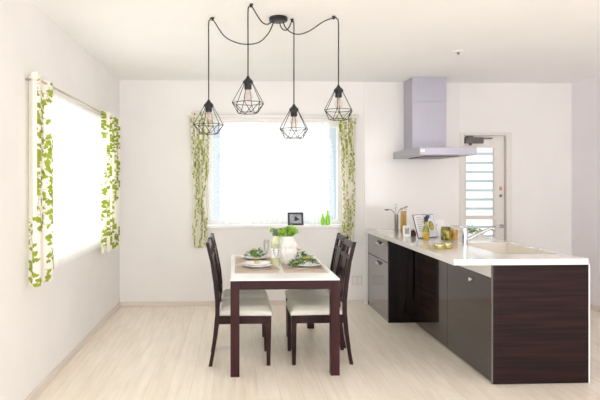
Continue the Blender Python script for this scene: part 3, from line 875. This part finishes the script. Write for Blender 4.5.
# sink
sk = new(); r = .004; d = .17
add_box(sk, SX0+.001, SX1-.001, SY0+.001, SY1-.001, CZ1-d-.01, CZ1-d)
add_box(sk, SX0+.001, SX0+r, SY0+.001, SY1-.001, CZ1-d, CZ1-.003); add_box(sk, SX1-r, SX1-.001, SY0+.001, SY1-.001, CZ1-d, CZ1-.003)
add_box(sk, SX0+r, SX1-r, SY0+.001, SY0+r, CZ1-d, CZ1-.003); add_box(sk, SX0+r, SX1-r, SY1-r, SY1-.001, CZ1-d, CZ1-.003)
sko = thing('kitchen_sink', 'cream sink basin sunk into the white worktop', 'sink', (0,0,0))
obj('basin', sk, M['sink'], sko)
bm = new(); add_lathe(bm, [(0,.001),(.04,.001),(.045,.003),(.045,0)], 20, ((SX0+SX1)/2, SY1-.15, CZ1-d), cap=False); obj('drain', bm, M['chrome'], sko, smooth=True)

# near cabinet: carcass, end panel, doors
ic = thing('sink_cabinet', 'dark glossy peninsula base cabinet under the near half of the worktop', 'cabinet', (IX, 3.785, 0))
ix, iy = IX, 3.785
zt_ = CZ0
bm = new()
add_box(bm, .022, .67, .022, 1.69, .0, .03); add_box(bm, .022, .04, .022, 1.69, .03, .66); add_box(bm, .64, .67, .022, 1.69, .03, zt_)
add_box(bm, .022, .67, 1.655, 1.69, .03, .66)
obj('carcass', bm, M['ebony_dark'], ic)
bm = new(); add_box(bm, -.002, .687, 0, .020, .004, zt_); obj('end_panel', bm, M['ebony_end'], ic)
bm = new(); add_box(bm, .687, .697, 0, .022, .004, zt_); obj('edge_strip', bm, M['white'], ic)
bm = new(); add_box(bm, -.006, -.002, -.001, .022, .004, zt_); obj('edge_strip', bm, M['drawer'], ic)
bm = new(); add_box(bm, .004, .022, .021, 1.69, .745, zt_); obj('upper_rail', bm, M['white'], ic)
for a, b in ((.024, .838), (.842, 1.688)):
    bm = new(); add_box(bm, 0, .020, a, b, .012, .742); dd = obj('door', bm, M['ebony_front'], ic, bevel=.0015)
    if a < .1:
        bm = new(); add_lathe(bm, [(0,0),(.007,0),(.007,.010),(.013,.014),(.013,.022),(0,.024)], 14)
        bmesh.ops.rotate(bm, verts=bm.verts, cent=(0,0,0), matrix=Matrix.Rotation(R(-90),3,'Y'))
        bmesh.ops.translate(bm, verts=bm.verts, vec=(0, .355, .680)); obj('knob', bm, M['white'], dd, smooth=True)
# far cabinet: drawers facing the room
dc = thing('drawer_cabinet', 'glossy grey drawer cabinet against the back wall under the worktop', 'cabinet', (1.552, 5.505, 0))
L_ = YB-.012-5.505
bm = new()
add_box(bm, .022, .93, .022, L_, .0, .05); add_box(bm, .022, .04, .022, L_, .05, zt_-.001); add_box(bm, .9, .93, .022, L_, .05, zt_-.001)
add_box(bm, .0, .93, L_-.012, L_, .0, zt_-.001)
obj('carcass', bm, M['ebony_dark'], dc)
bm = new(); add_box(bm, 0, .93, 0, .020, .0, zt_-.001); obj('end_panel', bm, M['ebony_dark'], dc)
for nm, za, zb, hz in (('drawer', .606, .834, .778), ('drawer', .052, .600, .562)):
    bm = new(); add_box(bm, 0, .020, .023, L_-.014, za, zb); dd = obj(nm, bm, M['drawer'], dc, bevel=.0015)
    yc = .36
    bm = new(); add_box(bm, -.004, 0, yc-.065, yc+.065, hz-.022, hz+.020); hh = obj('handle_plate', bm, M['black'], dd, bevel=.001)
    bm = new()
    add_prism(bm, [(-.004,hz-.022),(-.024,hz-.018),(-.028,hz+.004),(-.022,hz+.006),(-.018,hz-.012),(-.004,hz-.014)], 'y', yc-.06, yc+.06)
    obj('handle', bm, M['chrome'], dd, bevel=.001)
bm = new(); add_box(bm, .004, .022, .023, L_-.014, .0, .048); obj('toe_kick', bm, M['drawer'], dc)

# ------------------------------------------------------------------ range hood
hd = thing('range_hood', 'stainless steel chimney range hood on the back wall above the peninsula', 'range hood', (2.14, YB-.006, 0))
hx, hy = 2.14, YB-.006
bm = new(); add_box(bm, 1.975-hx, 2.365-hx, 6.055-hy, 0, 2.33, ZC-.001); obj('upper_duct', bm, M['steel'], hd, bevel=.002)
bm = new(); add_box(bm, 1.978-hx, 2.362-hx, 6.058-hy, 0, 1.775, 2.33); obj('lower_duct', bm, M['steel'], hd, bevel=.002)
bm = new(); ca = (1.852-hx, 2.435-hx, 5.44-hy, 0)
add_box(bm, ca[0], ca[1], ca[2], ca[3], 1.700, 1.777)
can = obj('canopy', bm, M['steel'], hd, bevel=.004)
bm = new(); add_box(bm, ca[0]+.12, ca[1]-.12, ca[2]+.16, ca[3]-.2, 1.688, 1.702); obj('filter', bm, M['filter'], hd, bevel=.003)
bm = new(); add_box(bm, ca[0]+.005, ca[0]+.05, ca[2]-.003, ca[2], 1.728, 1.757); obj('control_panel', bm, M['trim'], hd, bevel=.002)

# ------------------------------------------------------------------ faucet
fc = thing('kitchen_faucet', 'chrome single-lever faucet with long spout beside the sink', 'faucet', (1.955, 4.60, CZ1))
bm = new(); add_lathe(bm, [(0,0),(.030,0),(.030,.006),(.024,.010),(.023,.125),(.021,.150),(.012,.158),(0,.158)], 24); smooth_by_angle(obj('body', bm, M['chrome'], fc), 40)
bm = new(); add_tube(bm, [(.01,0,.045),(.06,0,.072),(.14,-.002,.112),(.225,-.004,.150),(.245,-.004,.154)], [.016,.015,.014,.014,.015], 12)
sp_ = obj('spout', bm, M['chrome'], fc, smooth=True)
bm = new(); add_tube(bm, [(.243,-.004,.158),(.246,-.004,.125)], [.017,.014], 12); obj('spray_head', bm, M['chrome'], sp_, smooth=True)
bm = new(); add_tube(bm, [(.0,0,.155),(-.04,.02,.163),(-.105,.05,.168)], [.011,.009,.007], 10); obj('lever', bm, M['chrome'], fc, smooth=True)

# ------------------------------------------------------------------ things on the worktop
z = CZ1
# tall jar of spaghetti
t = thing('spaghetti_jar', 'tall glass jar full of golden spaghetti on the worktop', 'jar', (1.797, 5.80, z))
bm = new(); add_lathe(bm, [(0,0),(.034,0),(.036,.004),(.036,.235),(.033,.245),(.033,.250)], 24, cap=False); obj('glass', bm, M['glassware'], t, smooth=True)
bm = new()
rg = random.Random(2)
for k in range(46):
    a = rg.random()*2*PI; q = .028*math.sqrt(rg.random()); b = a+rg.uniform(-.6,.6)
    add_tube(bm, [(q*math.cos(a),q*math.sin(a),.004),(q*math.cos(b),q*math.sin(b),.215+rg.random()*.025)], .0042, 5)
obj('spaghetti', bm, M['gold'], t)
bm = new(); add_lathe(bm, [(0,.25),(.036,.25),(.037,.253),(.037,.264),(.030,.268),(0,.268)], 24); obj('lid', bm, M['glassware'], t, smooth=True)
# steel utensil holder and utensils
t = thing('utensil_pot', 'slim grey metal utensil pot by the spaghetti jar', 'pot', (1.778, 5.99, z))
bm = new(); add_lathe(bm, [(0,0),(.020,0),(.022,.003),(.022,.185),(.021,.187),(.019,.185),(.019,.01),(0,.008)], 24, cap=False); obj('body', bm, M['greymetal'], t, smooth=True)
o = bm = new()
add_tube(bm, [(0.004,0,.02),(-.012,0,.19),(-.05,.0,.235),(-.075,0,.245)], [.004,.004,.004,.004], 8)
prof = [(.0,-.014),(.022,-.010),(.030,.0),(.031,.004)]
add_lathe(bm, prof, 16, (-.105,0,.243), cap=False)
o = obj('ladle', bm, M['greymetal'], loc=(1.778,5.99,z), smooth=True); tag(o, 'grey ladle leaning out of the utensil pot to the left', 'ladle')
bm = new(); add_tube(bm, [(-.006,0,.02),(.012,.002,.19),(.040,.004,.245)], .0035, 8)
add_prism(bm, [(.040,.242),(.050,.236),(.125,.268),(.128,.278),(.118,.282),(.043,.252)], 'y', .001, .007)
o = obj('spatula', bm, M['greymetal'], loc=(1.778,5.99,z)); tag(o, 'grey spatula leaning out of the utensil pot to the right', 'spatula')
bm = new(); add_tube(bm, [(.0,.008,.02),(-.004,.010,.20),(-.004,.010,.25)], .0035, 8)
for k in range(5):
    a = PI*k/5
    add_tube(bm, [(-.004,.010,.25),(-.004+.018*math.cos(a),.010+.018*math.sin(a),.275),(-.004,.010,.305),(-.004-.018*math.cos(a),.010-.018*math.sin(a),.275),(-.004,.010,.25)], .0012, 5)
o = obj('whisk', bm, M['chrome'], loc=(1.778,5.99,z), smooth=True); tag(o, 'wire whisk standing upright in the utensil pot', 'whisk')
# white digital timer / frame
t = thing('kitchen_timer', 'small cream kitchen timer with grey display leaning on the worktop', 'timer', (1.700, 5.37, z), R(-12))
bm = new(); add_box(bm, -.038, .038, 0, .016, .0, .116); a_ = obj('casing', bm, M['white'], t, bevel=.004); a_.rotation_euler = (R(-14),0,0)
bm = new(); add_box(bm, -.020, .022, -.0025, 0, .030, .094); obj('display', bm, M['lcd'], a_)
bm = new(); add_prism(bm, [(.014,.09),(.018,.09),(.06,0),(.054,0)], 'x', -.012, .012); obj('stand', bm, M['white'], t)
# little brown pot
t = thing('spice_pot', 'small dark brown lidded pot behind the kitchen timer', 'pot', (1.778, 5.42, z))
bm = new(); add_lathe(bm, [(0,0),(.020,0),(.028,.010),(.031,.028),(.026,.046),(.020,.052)], 20); obj('body', bm, M['brown'], t, smooth=True)
bm = new(); add_lathe(bm, [(.022,.051),(.022,.056),(.010,.064),(.005,.066),(.007,.073),(0,.076)], 20, cap=False); obj('lid', bm, M['brown'], t, smooth=True)
# open cookbook on a stand
ck = thing('cookbook', 'open illustrated cookbook propped upright on the worktop', 'book', (1.885, 5.275, z+.005), R(26))
tilt = R(-19)
def page_mat(name, kind):
    m = mat(name, (.85,.84,.86), .35)
    if kind:
        noise_tint(m, (.74,.78,.88), (.86,.86,.90), nscale=9)
    else:
        noise_tint(m, (.80,.78,.81), (.86,.85,.87), scale=(1,1,30), nscale=3)
    return m
pg1, pg2 = page_mat('text_page', 0), page_mat('photo_page', 1)
bm = new(); add_box(bm, -.135, .135, .006, .010, 0, .235); cv = obj('cover', bm, M['frame_dark'], ck); cv.rotation_euler = (tilt,0,0)
def page(nm, xa, xb, m_, parent):
    bm = new(); n = 8
    V0 = []
    for k in range(n+1):
        x = xa+(xb-xa)*k/n; yy = .004-.010*math.sin(PI*min(1,abs(x)/.135))
        V0.append((bm.verts.new((x,yy,.004)), bm.verts.new((x,yy,.228))))
    for a, b in zip(V0, V0[1:]): bm.faces.new((a[0], b[0], b[1], a[1]))
    return obj(nm, bm, m_, parent, smooth=True)
p1 = page('page', -.130, 0, pg1, ck); p1.rotation_euler = (tilt,0,0)
p2 = page('page', 0, .130, pg2, ck); p2.rotation_euler = (tilt,0,0)
bm = new(); add_lathe(bm, [(0,0),(.042,0),(.042,.0015),(0,.0015)], 24, cap=False)
bmesh.ops.rotate(bm, verts=bm.verts, cent=(0,0,0), matrix=Matrix.Rotation(R(90),3,'X')); bmesh.ops.scale(bm, verts=bm.verts, vec=(.8,1,1.15)); bmesh.ops.translate(bm, verts=bm.verts, vec=(.062,-.0075,.115))
obj('printed_dish', bm, M['leaf_dark'], p2)
M['print_blue'] = mat('printed_blue', (.35,.48,.72), .4); noise_tint(M['print_blue'], (.32,.45,.70), (.42,.55,.78), nscale=14)
bm = new(); add_prism(bm, [(.018,.186),(.085,.192),(.085,.226),(.018,.224)], 'y', -.0075, -.0060); obj('printed_block', bm, M['print_blue'], p2)
bm = new(); add_prism(bm, [(.048,.085),(.075,.075),(.088,.11),(.078,.145),(.058,.150),(.045,.12)], 'y', -.0095, -.0078); obj('printed_food', bm, M['label'], p2)
bm = new()
for k in range(7): add_prism(bm, [(-.112,.198-.022*k),(-.112+.07+.012*(k%3),.198-.022*k),(-.112+.07+.012*(k%3),.203-.022*k),(-.112,.203-.022*k)], 'y', -.0085, -.0070)
obj('printed_text', bm, M['lcd'], p1)
bm = new(); add_prism(bm, [(.012,.215),(.018,.215),(.10,.0),(.09,.0)], 'x', -.02, .02); obj('prop', bm, M['frame_dark'], ck)
# standing paper cards behind the cookbook
t = thing('recipe_card', 'white recipe card standing behind the jars', 'card', (2.045, 5.50, z), R(-6))
bm = new(); add_box(bm, -.085, .085, 0, .003, 0, .165); a_ = obj('card', bm, M['paper'], t); a_.rotation_euler = (R(-12),0,0)
bm = new(); add_prism(bm, [(-.055,.155),(-.02,.160),(-.037,.125)], 'y', -.002, 0); obj('printed_motif', bm, M['label'], a_)
bm = new(); add_prism(bm, [(.006,.12),(.010,.12),(.06,0),(.055,0)], 'x', -.012, .012); obj('stand', bm, M['paper'], t)
# oil bottle
t = thing('oil_bottle', 'yellow olive oil bottle with black cap in front of the cookbook', 'bottle', (1.795, 5.10, z))
bm = new(); add_lathe(bm, [(0,0),(.028,0),(.031,.005),(.031,.085),(.026,.112),(.015,.135),(.0125,.150),(.0125,.176)], 24); obj('body', bm, M['oil'], t, smooth=True)
bm = new(); add_lathe(bm, [(.0313,.018),(.0318,.019),(.0318,.076),(.0313,.077)], 24, cap=False); obj('label', bm, M['label'], t, smooth=True)
bm = new(); add_lathe(bm, [(0,.172),(.0155,.172),(.0165,.175),(.0165,.212),(.014,.216),(0,.216)], 20); obj('cap', bm, M['black'], t, smooth=True)
# pickle jar
t = thing('pickle_jar', 'squat dark green pickle jar behind the faucet', 'jar', (1.985, 5.10, z))
bm = new(); add_lathe(bm, [(0,0),(.042,0),(.047,.006),(.047,.095),(.042,.104),(.040,.106)], 28); obj('body', bm, M['olive'], t, smooth=True)
bm = new(); add_lathe(bm, [(0,.106),(.043,.106),(.044,.108),(.044,.122),(.041,.125),(0,.125)], 28); obj('lid', bm, M['olive'], t, smooth=True)
bm = new()
add_prism(bm, [(-.014,.020),(.014,.020),(.014,.088),(-.014,.088)], 'y', -.0485, -.0455); obj('label', bm, M['label'], t)
# amber jar
t = thing('amber_jar', 'amber jar with pale lid between the pickle jar and the faucet', 'jar', (2.085, 5.16, z))
bm = new(); add_lathe(bm, [(0,0),(.034,0),(.038,.005),(.038,.080),(.034,.092)], 24); obj('body', bm, M['amber'], t, smooth=True)
bm = new(); add_lathe(bm, [(0,.092),(.039,.092),(.040,.095),(.040,.110),(.036,.112),(0,.112)], 24); obj('lid', bm, M['cork'], t, smooth=True)
# two flat gold tins
GT = 'flat gold tins'
def tin(label, x, y, rot):
    t = thing('gold_tin', label, 'tin', (x, y, z), rot, GT)
    bm = new(); add_lathe(bm, [(0,0),(.040,0),(.042,.002),(.042,.028)], 28); obj('body', bm, M['tinbody'], t, smooth=True)
    bm = new(); add_lathe(bm, [(.0435,.026),(.0435,.040),(.041,.043),(0,.043)], 28, cap=False); obj('lid', bm, M['goldtin'], t, smooth=True)
    return t
t0 = tin('flat gold lidded tin on the worktop, the left one of two', 1.655, 4.40, 0)
c = copy_tree(t0); c.location = (1.742, 4.46, z); c['label'] = 'flat gold lidded tin on the worktop, the right one of two nearer the faucet'

# ------------------------------------------------------------------ light
SKY_FRONT, SKY_BACK, P1, P2 = 3.7, .72, 15, 46
w = bpy.data.worlds.new('sky'); bpy.context.scene.world = w; w.use_nodes = True
nt = w.node_tree; N = nt.nodes; L = nt.links
bg = N['Background']
tc = N.new('ShaderNodeTexCoord'); sx_ = N.new('ShaderNodeSeparateXYZ')
L.new(tc.outputs['Generated'], sx_.inputs['Vector'])
mr = N.new('ShaderNodeMapRange'); mr.inputs['From Min'].default_value = -.7; mr.inputs['From Max'].default_value = .55
mr.inputs['To Min'].default_value = SKY_FRONT; mr.inputs['To Max'].default_value = SKY_BACK
L.new(sx_.outputs['Y'], mr.inputs['Value']); L.new(mr.outputs['Result'], bg.inputs['Strength'])
cr = N.new('ShaderNodeValToRGB'); cr.color_ramp.elements[0].color = (.99,.978,.99,1); cr.color_ramp.elements[1].color = (.80,.93,1,1)
cr.color_ramp.elements[0].position = .3; cr.color_ramp.elements[1].position = .75
m2 = N.new('ShaderNodeMapRange'); m2.inputs['From Min'].default_value = -1; L.new(sx_.outputs['Y'], m2.inputs['Value']); L.new(m2.outputs['Result'], cr.inputs['Fac'])
# brighter sky on the right, added to whiten the view through the door
mc = N.new('ShaderNodeMapRange'); mc.inputs['From Min'].default_value = .24; mc.inputs['From Max'].default_value = .34
L.new(sx_.outputs['X'], mc.inputs['Value'])
my = N.new('ShaderNodeMapRange'); my.inputs['From Min'].default_value = .3; my.inputs['From Max'].default_value = .6; L.new(sx_.outputs['Y'], my.inputs['Value'])
mm = N.new('ShaderNodeMath'); mm.operation = 'MULTIPLY'; L.new(mc.outputs['Result'], mm.inputs[0]); L.new(my.outputs['Result'], mm.inputs[1])
mx = N.new('ShaderNodeMix'); mx.data_type = 'RGBA'; L.new(mm.outputs[0], mx.inputs['Factor']); L.new(cr.outputs['Color'], mx.inputs['A']); mx.inputs['B'].default_value = (1.45,1.46,1.48,1)
L.new(mx.outputs['Result'], bg.inputs['Color'])
def area(name, loc, rot, sx, sy, power, col=(1,1,1)):
    l = bpy.data.lights.new(name, 'AREA'); l.shape = 'RECTANGLE'; l.size = sx; l.size_y = sy; l.energy = power; l.color = col
    o = bpy.data.objects.new(name, l); C.objects.link(o); o.location = loc; o.rotation_euler = rot
    return o
area('back_window_daylight', ((BW[0]+BW[1])/2, YB+.55, 1.6), (R(-90),0,0), 2.0, 1.7, P1, (.95,.98,1))
area('left_window_daylight', (XL-.55, (LW[0]+LW[1])/2, 1.55), (0,R(-90),0), 1.7, 2.5, P2, (1,.99,.96))

# ------------------------------------------------------------------ camera
cam = bpy.data.cameras.new('camera'); co = bpy.data.objects.new('camera', cam); C.objects.link(co)
co.location = (0,0,1.417); co.rotation_euler = (R(90),0,R(-2.5))
cam.sensor_width = 36; cam.lens = 33.0
cam.shift_x = (300-259)/600; cam.shift_y = -(200-183)/600
cam.clip_start = .05
sc = bpy.context.scene
sc.camera = co
sc.view_settings.view_transform = 'Standard'
sc.view_settings.look = 'None'
sc.view_settings.exposure = .24
sc.cycles.max_bounces = 14; sc.cycles.diffuse_bounces = 8; sc.cycles.transparent_max_bounces = 16
sc.cycles.sample_clamp_indirect = 6
